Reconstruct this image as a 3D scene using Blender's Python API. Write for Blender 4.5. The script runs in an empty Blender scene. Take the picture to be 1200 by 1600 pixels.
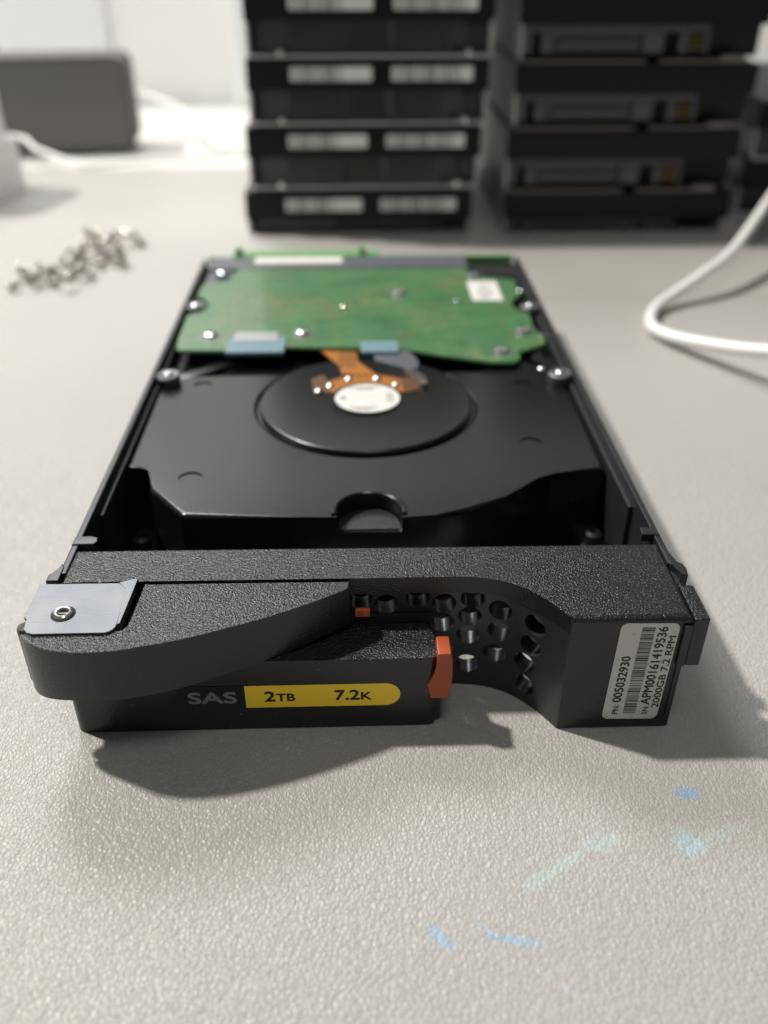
import bpy, bmesh, math, random
from mathutils import Vector, Matrix
random.seed(7)
S = 0.001                       # everything below is written in millimetres
sc = bpy.context.scene
C = sc.collection

# ------------------------------------------------------------------ camera, world, lamps, exposure
PITCH = math.atan(903/1377); YAW = math.radians(1.67)
cd = bpy.data.cameras.new('camera'); cam = bpy.data.objects.new('camera', cd); C.objects.link(cam)
cd.sensor_fit = 'VERTICAL'; cd.sensor_height = 24; cd.sensor_width = 18
cd.lens = 1377/1600*24
cd.clip_start = 0.005; cd.clip_end = 20
cam.location = (0, 0, .115)
cam.rotation_euler = (math.pi/2-PITCH, 0, -YAW)
cd.dof.use_dof = True; cd.dof.focus_distance = .146; cd.dof.aperture_fstop = cd.lens/2.85
sc.camera = cam

w = bpy.data.worlds.new('World'); sc.world = w; w.use_nodes = True
bg = w.node_tree.nodes['Background']; bg.inputs[0].default_value = (.93, .97, 1, 1); bg.inputs[1].default_value = .12

def lamp(name, loc, to, size, watts, col):
    d = bpy.data.lights.new(name, 'AREA'); d.shape = 'DISK'; d.size = size; d.energy = watts; d.color = col
    o = bpy.data.objects.new(name, d); C.objects.link(o); o.location = [v*S for v in loc]
    o.rotation_euler = (Vector(to)-Vector(loc)).to_track_quat('-Z', 'Y').to_euler()
    return o
lamp('ceiling_lamp_key', (-1252, 713, 1957), (0, 115, 0), .12, 66, (1, .945, .87))
lamp('ceiling_lamp_soft', (-427, 1088, 1014), (0, 130, 0), .36, 10, (.95, .97, 1))
lamp('ceiling_panel', (60, -330, 1500), (0, 150, 0), .42, 3.4, (1, .98, .95))
lamp('wall_fill', (-160, 520, 540), (-140, 790, 260), .30, 2.0, (1, .98, .95))  # added fill, aimed at the wall to brighten the background
sc.view_settings.view_transform = 'Standard'; sc.view_settings.look = 'None'
sc.view_settings.exposure = 0; sc.view_settings.gamma = 1

# ------------------------------------------------------------------ materials
def mat(name, col, rough=.5, metal=0, spec=.5, bump=None, fn=None, coat=0):
    m = bpy.data.materials.new(name); m.use_nodes = True
    nt = m.node_tree; b = nt.nodes['Principled BSDF']
    b.inputs['Base Color'].default_value = (*col, 1); b.inputs['Roughness'].default_value = rough
    b.inputs['Metallic'].default_value = metal; b.inputs['Specular IOR Level'].default_value = spec
    b.inputs['Coat Weight'].default_value = coat
    tc = nt.nodes.new('ShaderNodeTexCoord')
    if bump:
        kind, scale, dist = bump
        if kind == 'noise':
            t = nt.nodes.new('ShaderNodeTexNoise'); t.inputs['Scale'].default_value = scale
            t.inputs['Detail'].default_value = 3; out = t.outputs['Fac']
        else:
            t = nt.nodes.new('ShaderNodeTexVoronoi'); t.feature = 'SMOOTH_F1'
            t.inputs['Scale'].default_value = scale; out = t.outputs['Distance']
        nt.links.new(tc.outputs['Object'], t.inputs['Vector'])
        bp = nt.nodes.new('ShaderNodeBump'); bp.inputs['Distance'].default_value = dist*S
        bp.inputs['Strength'].default_value = 1
        nt.links.new(out, bp.inputs['Height']); nt.links.new(bp.outputs[0], b.inputs['Normal'])
    if fn: fn(nt, b, tc)
    return m
def N(nt, t, **kw):
    n = nt.nodes.new(t)
    for k, v in kw.items():
        if k in n.inputs: n.inputs[k].default_value = v
        else: setattr(n, k, v)
    return n
def ramp(nt, src, stops):
    r = nt.nodes.new('ShaderNodeValToRGB')
    el = r.color_ramp.elements
    while len(el) < len(stops): el.new(.5)
    for e, (p, c) in zip(el, stops):
        e.position = p; e.color = (*c, 1) if len(c) == 3 else c
    nt.links.new(src, r.inputs[0]); return r
def mixc(nt, fac, a, b):
    m = nt.nodes.new('ShaderNodeMix'); m.data_type = 'RGBA'
    if isinstance(fac, float): m.inputs[0].default_value = fac
    else: nt.links.new(fac, m.inputs[0])
    for s, v in ((6, a), (7, b)):
        if isinstance(v, tuple): m.inputs[s].default_value = (*v, 1)
        else: nt.links.new(v, m.inputs[s])
    return m.outputs[2]
def mth(nt, op, a, b=None):
    m = nt.nodes.new('ShaderNodeMath'); m.operation = op
    for i, v in enumerate((a, b)):
        if v is None: continue
        if isinstance(v, (int, float)): m.inputs[i].default_value = v
        else: nt.links.new(v, m.inputs[i])
    return m.outputs[0]

# stains on the mat: (x, y, half length, half width, angle, strength, colour)
STAINS = [(51.3, 91.6, 2.3, 1.5, -20, 1.0, (.13, .38, .74)), (48.3, 84.6, 2.0, 1.3, -20, .55, (.38, .62, .72)),
          (48.4, 81.8, 2.6, 2.2, 10, .8, (.36, .62, .72)), (53.5, 83.6, 5.5, 1.3, 20, .45, (.45, .64, .68)),
          (35.5, 83.3, 3.8, 1.7, 25, .7, (.44, .64, .66)), (29.5, 80, 5.5, 1.0, 28, .6, (.46, .65, .66)),
          (24.3, 76.6, 3.0, 1.5, 35, .65, (.44, .64, .66)), (9.9, 68.6, 2.5, 1.2, -45, .85, (.20, .45, .75)),
          (15.9, 69.9, 1.9, .6, -45, .6, (.25, .5, .75)), (20.6, 67.9, 3.9, 1.0, -12, .9, (.20, .45, .75)),
          (24.8, 62, 4.5, .6, -35, .4, (.42, .58, .72)), (27.5, 71.8, 3, .6, 5, .25, (.4, .5, .7)), (36.5, 87, 2, 1.2, 70, .2, (.4, .55, .7))]
def leather(nt, b, tc):
    sep = N(nt, 'ShaderNodeSeparateXYZ'); nt.links.new(tc.outputs['Object'], sep.inputs[0])
    n1 = N(nt, 'ShaderNodeTexNoise', Scale=9., Detail=3.); nt.links.new(tc.outputs['Object'], n1.inputs['Vector'])
    col = ramp(nt, n1.outputs['Fac'], [(.35, (.398, .388, .366)), (.65, (.434, .423, .399))]).outputs[0]
    # warp the coordinates, then pebbles with thin creases
    nw = N(nt, 'ShaderNodeTexNoise', Scale=500., Detail=2.); nt.links.new(tc.outputs['Object'], nw.inputs['Vector'])
    va = N(nt, 'ShaderNodeVectorMath', operation='MULTIPLY_ADD')
    nt.links.new(nw.outputs['Color'], va.inputs[0]); va.inputs[1].default_value = (.0011, .0011, 0)
    nt.links.new(tc.outputs['Object'], va.inputs[2])
    mp = N(nt, 'ShaderNodeMapping'); mp.inputs['Rotation'].default_value = (0, 0, .5)
    mp.inputs['Scale'].default_value = (1.25, .85, 1); nt.links.new(va.outputs[0], mp.inputs[0])
    v = N(nt, 'ShaderNodeTexVoronoi', feature='DISTANCE_TO_EDGE', Scale=1450.); nt.links.new(mp.outputs[0], v.inputs['Vector'])
    v2 = N(nt, 'ShaderNodeTexVoronoi', feature='SMOOTH_F1', Scale=1450.); nt.links.new(mp.outputs[0], v2.inputs['Vector'])
    nf = N(nt, 'ShaderNodeTexNoise', Scale=2600., Detail=2.); nt.links.new(tc.outputs['Object'], nf.inputs['Vector'])
    edge = ramp(nt, v.outputs['Distance'], [(0, (0, 0, 0)), (.12, (1, 1, 1))]).outputs[0]
    dome = mth(nt, 'MULTIPLY', v2.outputs['Distance'], -1.0)
    h = mth(nt, 'ADD', mth(nt, 'MULTIPLY', edge, .36), dome)
    h = mth(nt, 'ADD', h, mth(nt, 'MULTIPLY', nf.outputs['Fac'], .45))
    big = N(nt, 'ShaderNodeTexNoise', Scale=60., Detail=2.); nt.links.new(tc.outputs['Object'], big.inputs['Vector'])
    h = mth(nt, 'ADD', h, mth(nt, 'MULTIPLY', big.outputs['Fac'], 1.6))
    bp = N(nt, 'ShaderNodeBump', Strength=1., Distance=.000145); nt.links.new(h, bp.inputs['Height'])
    nt.links.new(bp.outputs[0], b.inputs['Normal'])
    col = mixc(nt, mth(nt, 'MULTIPLY', mth(nt, 'SUBTRACT', 1., edge), .26), col, (.27, .255, .235))
    ns = N(nt, 'ShaderNodeTexNoise', Scale=900., Detail=3.); nt.links.new(tc.outputs['Object'], ns.inputs['Vector'])
    ng = N(nt, 'ShaderNodeTexNoise', Scale=260., Detail=3.); nt.links.new(tc.outputs['Object'], ng.inputs['Vector'])
    ragged = mth(nt, 'MULTIPLY', mth(nt, 'SUBTRACT', ng.outputs['Fac'], .5), 3.4)
    speck = mth(nt, 'MULTIPLY', mth(nt, 'SUBTRACT', ns.outputs['Fac'], .5), 2.2)
    for (x, y, a, c_, ang, st, sc_) in STAINS:
        ca, sa = math.cos(math.radians(ang)), math.sin(math.radians(ang))
        dx = mth(nt, 'SUBTRACT', sep.outputs[0], x*S); dy = mth(nt, 'SUBTRACT', sep.outputs[1], y*S)
        u = mth(nt, 'ADD', mth(nt, 'MULTIPLY', dx, ca/(a*S)), mth(nt, 'MULTIPLY', dy, sa/(a*S)))
        vv = mth(nt, 'ADD', mth(nt, 'MULTIPLY', dx, -sa/(c_*S)), mth(nt, 'MULTIPLY', dy, ca/(c_*S)))
        r2 = mth(nt, 'ADD', mth(nt, 'MULTIPLY', u, u), mth(nt, 'MULTIPLY', vv, vv))
        f = mth(nt, 'ADD', mth(nt, 'ADD', mth(nt, 'SUBTRACT', 1.0, r2), speck), ragged)
        cl = nt.nodes.new('ShaderNodeClamp'); nt.links.new(mth(nt, 'MULTIPLY', f, .75*st), cl.inputs[0]); cl.inputs[2].default_value = st*.42
        col = mixc(nt, cl.outputs[0], col, sc_)
    nt.links.new(col, b.inputs['Base Color'])
def pcb_fn(nt, b, tc):
    n = N(nt, 'ShaderNodeTexNoise', Scale=70., Detail=5., Roughness=.6); nt.links.new(tc.outputs['Object'], n.inputs['Vector'])
    base = ramp(nt, n.outputs['Fac'], [(.36, (.040, .125, .044)), (.5, (.052, .148, .052)), (.64, (.064, .170, .060))]).outputs[0]
    mp = N(nt, 'ShaderNodeMapping'); mp.inputs['Scale'].default_value = (1, 2.2, 1); nt.links.new(tc.outputs['Object'], mp.inputs[0])
    n2 = N(nt, 'ShaderNodeTexNoise', Scale=330., Detail=4., Roughness=.7); nt.links.new(mp.outputs[0], n2.inputs['Vector'])
    n3 = N(nt, 'ShaderNodeTexNoise', Scale=48., Detail=2.); nt.links.new(tc.outputs['Object'], n3.inputs['Vector'])
    g = mth(nt, 'MULTIPLY', ramp(nt, n2.outputs['Fac'], [(.50, (0, 0, 0)), (.56, (1, 1, 1))]).outputs[0],
            ramp(nt, n3.outputs['Fac'], [(.44, (0, 0, 0)), (.6, (1, 1, 1))]).outputs[0])
    base = mixc(nt, mth(nt, 'MULTIPLY', g, .55), base, (.30, .21, .08))
    for rot, sx, sy in ((0, 1, 14), (math.pi/2, 1, 14), (math.pi/4, 1, 14)):      # runs of fine traces in three directions
        m2 = N(nt, 'ShaderNodeMapping'); m2.inputs['Rotation'].default_value = (0, 0, rot); m2.inputs['Scale'].default_value = (sx, sy, 1); nt.links.new(tc.outputs['Object'], m2.inputs[0])
        nn = N(nt, 'ShaderNodeTexNoise', Scale=85., Detail=1.5); nt.links.new(m2.outputs[0], nn.inputs['Vector'])
        base = mixc(nt, mth(nt, 'MULTIPLY', ramp(nt, nn.outputs['Fac'], [(.54, (0, 0, 0)), (.57, (1, 1, 1))]).outputs[0], .38), base, (.018, .085, .040) if rot < 1 else (.09, .23, .10))
    v = N(nt, 'ShaderNodeTexBrick', Scale=160.); nt.links.new(tc.outputs['Object'], v.inputs['Vector'])
    v.inputs['Color1'].default_value = (.3, .3, .3, 1); v.inputs['Color2'].default_value = (.7, .7, .7, 1); v.inputs['Mortar'].default_value = (1, 1, 1, 1)
    base = mixc(nt, mth(nt, 'MULTIPLY', v.outputs['Fac'], .12), base, (.12, .27, .12))
    nt.links.new(base, b.inputs['Base Color'])
def dusty(nt, b, tc, col=(.0075, .0078, .0085), dcol=(.08, .08, .08), amt=.25, rmin=.17, rmax=.26):
    n = N(nt, 'ShaderNodeTexNoise', Scale=28., Detail=6., Roughness=.7); nt.links.new(tc.outputs['Object'], n.inputs['Vector'])
    n2 = N(nt, 'ShaderNodeTexNoise', Scale=1400., Detail=2.); nt.links.new(tc.outputs['Object'], n2.inputs['Vector'])
    f = mth(nt, 'MULTIPLY', ramp(nt, n.outputs['Fac'], [(.45, (0, 0, 0)), (.75, (1, 1, 1))]).outputs[0],
            ramp(nt, n2.outputs['Fac'], [(.60, (.08, .08, .08)), (.72, (1, 1, 1))]).outputs[0])
    nt.links.new(mixc(nt, mth(nt, 'MULTIPLY', f, amt), col, dcol), b.inputs['Base Color'])
    r = N(nt, 'ShaderNodeMapRange'); r.inputs[3].default_value = rmin; r.inputs[4].default_value = rmax
    nt.links.new(n.outputs['Fac'], r.inputs[0]); nt.links.new(r.outputs[0], b.inputs['Roughness'])
def plastic_fn(nt, b, tc):
    n = N(nt, 'ShaderNodeTexNoise', Scale=3800., Detail=2., Roughness=.5); nt.links.new(tc.outputs['Object'], n.inputs['Vector'])
    v = N(nt, 'ShaderNodeTexVoronoi', feature='SMOOTH_F1', Scale=3000.); nt.links.new(tc.outputs['Object'], v.inputs['Vector'])
    h = mth(nt, 'SUBTRACT', n.outputs['Fac'], mth(nt, 'MULTIPLY', v.outputs['Distance'], .8))
    bp = N(nt, 'ShaderNodeBump', Strength=1., Distance=.00016); nt.links.new(h, bp.inputs['Height'])
    sn = N(nt, 'ShaderNodeSeparateXYZ'); nt.links.new(tc.outputs['Normal'], sn.inputs[0])
    nt.links.new(mth(nt, 'ADD', .35, mth(nt, 'MULTIPLY', .65, mth(nt, 'ABSOLUTE', sn.outputs[2]))), bp.inputs['Strength'])
    nt.links.new(bp.outputs[0], b.inputs['Normal'])
    n2 = N(nt, 'ShaderNodeTexNoise', Scale=1500., Detail=1.); nt.links.new(tc.outputs['Object'], n2.inputs['Vector'])
    n3 = N(nt, 'ShaderNodeTexNoise', Scale=45., Detail=4.); nt.links.new(tc.outputs['Object'], n3.inputs['Vector'])
    dust = ramp(nt, n2.outputs['Fac'], [(.79, (0, 0, 0)), (.82, (1, 1, 1))]).outputs[0]
    c = mixc(nt, mth(nt, 'MULTIPLY', dust, .5), (.0125, .0130, .0150), (.35, .35, .34))
    nt.links.new(c, b.inputs['Base Color'])
    r = N(nt, 'ShaderNodeMapRange'); r.inputs[3].default_value = .22; r.inputs[4].default_value = .32
    nt.links.new(n3.outputs['Fac'], r.inputs[0]); nt.links.new(r.outputs[0], b.inputs['Roughness'])
def brushed_fn(nt, b, tc):
    mp = N(nt, 'ShaderNodeMapping'); mp.inputs['Scale'].default_value = (1, 16, 1); mp.inputs['Rotation'].default_value = (0, 0, .12)
    nt.links.new(tc.outputs['Object'], mp.inputs[0])
    n = N(nt, 'ShaderNodeTexNoise', Scale=300., Detail=4.); nt.links.new(mp.outputs[0], n.inputs['Vector'])
    n2 = N(nt, 'ShaderNodeTexNoise', Scale=120., Detail=5.); nt.links.new(tc.outputs['Object'], n2.inputs['Vector'])
    r = N(nt, 'ShaderNodeMapRange'); r.inputs[3].default_value = .42; r.inputs[4].default_value = .66
    nt.links.new(n2.outputs['Fac'], r.inputs[0]); nt.links.new(r.outputs[0], b.inputs['Roughness'])
    bp = N(nt, 'ShaderNodeBump', Strength=.6, Distance=.00006); nt.links.new(n.outputs['Fac'], bp.inputs['Height'])
    nt.links.new(bp.outputs[0], b.inputs['Normal'])
    nt.links.new(ramp(nt, n2.outputs['Fac'], [(.35, (.13, .138, .150)), (.65, (.20, .205, .212))]).outputs[0], b.inputs['Base Color'])
def paper_fn(nt, b, tc):
    n = N(nt, 'ShaderNodeTexNoise', Scale=900., Detail=4.); nt.links.new(tc.outputs['Object'], n.inputs['Vector'])
    nt.links.new(ramp(nt, n.outputs['Fac'], [(.30, (.42, .41, .38)), (.40, (.60, .59, .56))]).outputs[0], b.inputs['Base Color'])

M = {}
M['mat'] = mat('warm_grey_leatherette', (.5, .48, .44), .40, spec=.5, fn=leather)
M['plastic'] = mat('grained_black_plastic', (.02, .02, .025), .38, fn=plastic_fn)
M['smooth_black'] = mat('smooth_black_plastic', (.026, .026, .028), .28, bump=('noise', 900, .01))
M['drive'] = mat('satin_black_paint', (.013, .0135, .0145), .4, spec=.5, fn=dusty, bump=('noise', 1100, .012))
M['cast'] = mat('rough_black_casting', (.02, .02, .02), .6, bump=('noise', 1500, .05),
                fn=lambda nt, b, tc: dusty(nt, b, tc, (.008, .008, .008), (.10, .085, .075), .6, .45, .6))
M['rail'] = mat('dark_metal', (.030, .031, .034), .38, metal=.2, fn=lambda nt, b, tc: dusty(nt, b, tc, (.022, .022, .024), (.2, .2, .2), .4, .33, .5))
M['steel'] = mat('brushed_steel', (.6, .62, .65), .35, metal=1, fn=brushed_fn)
M['screw'] = mat('bright_steel', (.75, .74, .72), .22, metal=1, bump=('noise', 800, .02))
M['pile_screw'] = mat('nickel_plated_steel', (.50, .475, .43), .24, metal=1, bump=('noise', 500, .02))
M['dark'] = mat('hollow_shade_black', (.004, .004, .004), .8)  # near-black colour stands in for the shade inside hollows
M['pcb'] = mat('green_circuit_board', (.04, .17, .06), .38, fn=pcb_fn, coat=.3)
M['pcb_edge'] = mat('pale_green_board_edge', (.12, .30, .10), .5, bump=('noise', 400, .02))
M['paper'] = mat('white_label_paper', (.72, .71, .68), .5, fn=paper_fn)
M['stackpaper'] = mat('glossy_white_label', (.85, .85, .84), .3, bump=('noise', 400, .02))
M['hub'] = mat('gloss_black_paint', (.006, .006, .0065), .24, bump=('noise', 900, .008))
M['cover'] = mat('dull_brown_steel', (.24, .215, .20), .4, metal=.6, bump=('noise', 200, .05))
M['ink'] = mat('black_ink', (.012, .012, .012), .5, bump=('noise', 2000, .004))
M['greyink'] = mat('grey_ink', (.20, .20, .20), .5, bump=('noise', 2000, .004))
M['yellow'] = mat('yellow_label', (1.0, .69, .03), .42, bump=('noise', 1400, .01))
M['navy'] = mat('black_label', (.009, .013, .017), .18, bump=('noise', 1400, .01))
M['orange'] = mat('orange_plastic', (.36, .062, .013), .42, bump=('noise', 1200, .02))
M['amber'] = mat('orange_film', (.34, .125, .016), .35, bump=('noise', 250, .05))
M['copper'] = mat('brown_film', (.10, .050, .018), .35, bump=('noise', 250, .05))
M['blue'] = mat('pale_blue_connector', (.12, .215, .25), .5, bump=('noise', 300, .05))
M['gold'] = mat('dull_gold', (.26, .19, .09), .45, metal=.6, bump=('noise', 500, .03))
M['connector'] = mat('slate_grey_plastic', (.085, .09, .105), .42, bump=('noise', 300, .03))
M['white'] = mat('white_plastic', (.80, .80, .79), .32, bump=('noise', 200, .03))
M['wall'] = mat('white_wall_paint', (.88, .88, .855), .8, bump=('noise', 60, .3))
M['panel'] = mat('cool_white_panel', (.80, .82, .83), .6, bump=('noise', 60, .2))
M['desk'] = mat('white_desk', (.64, .64, .62), .4, bump=('noise', 60, .1))
M['fabric'] = mat('grey_fabric', (.125, .120, .110), .8, bump=('noise', 700, .4))
M['stackface'] = mat('matt_black_metal', (.005, .005, .006), .42, spec=.28, bump=('noise', 200, .06))
M['stackcast'] = mat('charcoal_casting', (.06, .06, .063), .30, metal=.7, bump=('noise', 120, .25))
M['alu'] = mat('dull_aluminium', (.60, .57, .58), .42, metal=.3, bump=('noise', 200, .1))
M['light_pipe'] = mat('orange_lens', (.7, .14, .04), .3, bump=('noise', 500, .02))  # even orange lens colour, no emission
b_ = M['light_pipe'].node_tree.nodes['Principled BSDF']

# ------------------------------------------------------------------ mesh helpers (millimetres)
def prism(bm, pts, z0, z1, bev=0, seg=3, where='top', clamp=True):
    n = len(pts)
    area = sum(pts[i][0]*pts[(i+1) % n][1]-pts[(i+1) % n][0]*pts[i][1] for i in range(n))
    if area < 0: pts = pts[::-1]
    f0 = z0 if callable(z0) else (lambda x, y: z0)
    f1 = z1 if callable(z1) else (lambda x, y: z1)
    bt = [bm.verts.new((x, y, f0(x, y))) for x, y in pts]
    tp = [bm.verts.new((x, y, f1(x, y))) for x, y in pts]
    faces = [bm.faces.new(bt[::-1]), bm.faces.new(tp)]
    for i in range(n):
        faces.append(bm.faces.new((bt[i], bt[(i+1) % n], tp[(i+1) % n], tp[i])))
    if bev:
        es = []
        if where in ('top', 'all', 'topv'): es += list(faces[1].edges)
        if where in ('all', 'bottom'): es += list(faces[0].edges)
        if where in ('all', 'topv', 'vert'): es += [e for i in range(n) for e in bt[i].link_edges if e.other_vert(bt[i]) is tp[i]]
        bmesh.ops.bevel(bm, geom=list(set(es)), offset=bev, segments=seg, profile=.5, affect='EDGES', clamp_overlap=clamp)
    return bm
def box(bm, x0, x1, y0, y1, z0, z1, bev=0, seg=2, where='all'):
    return prism(bm, [(x0, y0), (x1, y0), (x1, y1), (x0, y1)], z0, z1, bev, seg, where)
def circ(cx, cy, r, n=32, a0=0, a1=360):
    full = abs(a1-a0) >= 360
    k = n if full else n+1
    return [(cx+r*math.cos(math.radians(a0+(a1-a0)*i/n)), cy+r*math.sin(math.radians(a0+(a1-a0)*i/n))) for i in range(k)]
def rrect(x0, x1, y0, y1, r, n=6):
    p = []
    for cx, cy, a in ((x1-r, y0+r, -90), (x1-r, y1-r, 0), (x0+r, y1-r, 90), (x0+r, y0+r, 180)):
        p += circ(cx, cy, r, n, a, a+90)
    return p
def lathe(bm, prof, cx=0, cy=0, n=32):
    rings = []
    for r, z in prof:
        rings.append([bm.verts.new((cx+r*math.cos(2*math.pi*i/n), cy+r*math.sin(2*math.pi*i/n), z)) for i in range(n)] if r > 1e-6 else [bm.verts.new((cx, cy, z))])
    for a, b in zip(rings, rings[1:]):
        for i in range(n):
            j = (i+1) % n
            if len(a) == 1: bm.faces.new((a[0], b[i], b[j]))
            elif len(b) == 1: bm.faces.new((a[i], a[j], b[0]))
            else: bm.faces.new((a[i], a[j], b[j], b[i]))
    bmesh.ops.recalc_face_normals(bm, faces=bm.faces[:])
    return bm
def xform(bm, m): bmesh.ops.transform(bm, matrix=m, verts=bm.verts[:]); return bm
def merge(dst, src, m=None):
    if m is not None: xform(src, m)
    me = bpy.data.meshes.new('tmp'); src.to_mesh(me); dst.from_mesh(me); bpy.data.meshes.remove(me); src.free(); return dst
def obj(name, bm, m, parent=None, org=(0, 0, 0), smooth=30):
    if org != (0, 0, 0): bmesh.ops.translate(bm, verts=bm.verts[:], vec=-Vector(org))
    bmesh.ops.scale(bm, vec=(S, S, S), verts=bm.verts[:])
    me = bpy.data.meshes.new(name); bm.to_mesh(me); bm.free()
    for p in me.polygons: p.use_smooth = True
    me.set_sharp_from_angle(angle=math.radians(smooth))
    me.materials.append(m)
    o = bpy.data.objects.new(name, me); C.objects.link(o)
    wn = o.modifiers.new('weighted', 'WEIGHTED_NORMAL'); wn.keep_sharp = True; wn.weight = 80
    if parent: o.parent = parent
    return o
def cut(o, bm, org=(0, 0, 0)):
    bmesh.ops.translate(bm, verts=bm.verts[:], vec=-Vector(org))
    bmesh.ops.scale(bm, vec=(S, S, S), verts=bm.verts[:])
    bmesh.ops.recalc_face_normals(bm, faces=bm.faces[:])
    me = bpy.data.meshes.new('cutter'); bm.to_mesh(me); bm.free()
    for p in me.polygons: p.use_smooth = True
    c = bpy.data.objects.new('cutter', me); C.objects.link(c)
    par = o.parent
    if par: c.matrix_world = par.matrix_world
    if par: c.parent = par; c.matrix_world = Matrix.Identity(4); c.matrix_local = Matrix.Identity(4)
    o.modifiers.clear()
    md = o.modifiers.new('b', 'BOOLEAN'); md.operation = 'DIFFERENCE'; md.solver = 'EXACT'; md.object = c
    bpy.context.view_layer.update()
    dg = bpy.context.evaluated_depsgraph_get()
    new = bpy.data.meshes.new_from_object(o.evaluated_get(dg))
    o.modifiers.clear(); o.data = new; new.set_sharp_from_angle(angle=math.radians(30))
    wn = o.modifiers.new('weighted', 'WEIGHTED_NORMAL'); wn.keep_sharp = True; wn.weight = 80
    bpy.data.objects.remove(c); bpy.data.meshes.remove(me)
def tube(bm, pts, r, n=12, sub=6):
    P = [Vector(p) for p in pts]; Q = []
    for i in range(len(P)-1):
        p0 = P[max(i-1, 0)]; p1 = P[i]; p2 = P[i+1]; p3 = P[min(i+2, len(P)-1)]
        for k in range(sub):
            t = k/sub
            Q.append(.5*((2*p1)+(p2-p0)*t+(2*p0-5*p1+4*p2-p3)*t*t+(3*p1-p0-3*p2+p3)*t**3))
    Q.append(P[-1]); rings = []
    for i, q in enumerate(Q):
        d = (Q[min(i+1, len(Q)-1)]-Q[max(i-1, 0)]).normalized()
        a = d.cross(Vector((0, 0, 1))).normalized(); b = a.cross(d)
        rings.append([bm.verts.new(q+r*(a*math.cos(2*math.pi*k/n)+b*math.sin(2*math.pi*k/n))) for k in range(n)])
    for u, v in zip(rings, rings[1:]):
        for k in range(n): bm.faces.new((u[k], u[(k+1) % n], v[(k+1) % n], v[k]))
    bm.faces.new(rings[0]); bm.faces.new(rings[-1]); bmesh.ops.recalc_face_normals(bm, faces=bm.faces[:]); return bm
def text_bm(body, x0, x1, y0, y1, bold=.02, th=.02):
    """flat lettering in the XY plane filling the box given"""
    cu = bpy.data.curves.new('t', 'FONT'); cu.body = body; cu.size = 1; cu.offset = 0; cu.extrude = .01; cu.resolution_u = 4
    o = bpy.data.objects.new('t', cu); C.objects.link(o)
    dg = bpy.context.evaluated_depsgraph_get(); dg.update()
    me = bpy.data.meshes.new_from_object(o.evaluated_get(dg))
    bm = bmesh.new(); bm.from_mesh(me)
    bpy.data.objects.remove(o); bpy.data.curves.remove(cu); bpy.data.meshes.remove(me)
    xs = [v.co.x for v in bm.verts]; ys = [v.co.y for v in bm.verts]
    ax, bx, ay, by = min(xs), max(xs), min(ys), max(ys)
    for v in bm.verts:
        v.co.x = x0+(v.co.x-ax)/(bx-ax)*(x1-x0); v.co.y = y0+(v.co.y-ay)/(by-ay)*(y1-y0); v.co.z = th if v.co.z > 0 else 0
    d = bold*(y1-y0)*1.4; out = nb()
    for k, (ox, oy) in enumerate(((0, 0), (d, 0), (-d, 0), (0, d), (0, -d), (d*.7, d*.7), (-d*.7, -d*.7))):
        merge(out, bm.copy(), Matrix.Translation((ox, oy, k*.0015)))
    bm.free()
    return out
STAND = lambda y: Matrix(((1, 0, 0, 0), (0, 0, -1, y), (0, 1, 0, 0), (0, 0, 0, 1)))     # (x, z-as-y, out) -> front face at y
def empty(name, label, cat, loc=(0, 0, 0), rz=0, group=None):
    o = bpy.data.objects.new(name, None); C.objects.link(o); o.empty_display_size = .01
    o.location = [v*S for v in loc]; o.rotation_euler = (0, 0, rz); o['label'] = label; o['category'] = cat
    if group: o['group'] = group
    return o
def tag(o, label, cat, group=None):
    o['label'] = label; o['category'] = cat
    if group: o['group'] = group
    return o
def struct(o): o['kind'] = 'structure'; return o
def nb(): return bmesh.new()

def split(o):
    """one object per loose piece of o"""
    bm = bmesh.new(); bm.from_mesh(o.data); seen = set(); groups = []
    bm.verts.ensure_lookup_table()
    for v in bm.verts:
        if v.index in seen: continue
        st = [v]; g = []; seen.add(v.index)
        while st:
            a = st.pop(); g.append(a.index)
            for e in a.link_edges:
                b = e.other_vert(a)
                if b.index not in seen: seen.add(b.index); st.append(b)
        groups.append(set(g))
    for i, g in enumerate(groups):
        c = bm.copy(); bmesh.ops.delete(c, geom=[v for v in c.verts if v.index not in g], context='VERTS')
        me = bpy.data.meshes.new(o.name); c.to_mesh(me); c.free(); me.set_sharp_from_angle(angle=math.radians(30)); me.materials.append(o.data.materials[0])
        if i == 0: first = me
        else:
            n = bpy.data.objects.new(o.name.split('.')[0], me); C.objects.link(n); n.parent = o.parent
    bm.free(); o.data = first

# ------------------------------------------------------------------ setting: desk, wall, mat
struct(obj('desk', box(nb(), -900, 900, -250, 790, -30, -1.6), M['desk']))
struct(obj('wall', box(nb(), -1400, 1400, 790, 830, -700, 450), M['wall']))
struct(obj('wall_panel', box(nb(), -560, -190, 772, 789, -30, 440, 3), M['panel']))
struct(obj('wall_trim', box(nb(), -96, -80, 770, 789, -1.5, 440, 3), M['panel']))
m_ = nb()
MATP = [(-420, -200), (420, -200), (420, 549), (-70, 549), (-150, 545), (-420, 560)]
prism(m_, MATP, -1.5, 0, .5, 2)
tag(obj('desk_mat', m_, M['mat']), 'warm grey leather-grain desk mat with light blue smears, under the hard drive', 'desk mat')

# ------------------------------------------------------------------ the hard drive in its caddy
ORG = (1.3, 118, 0)
D = empty('hard_drive', 'black hard drive in its caddy with green circuit board, lying on the mat in front', 'hard drive', ORG)
def part(name, bm, m, parent=D, smooth=30): return obj(name, bm, m, parent, ORG, smooth)

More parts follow.
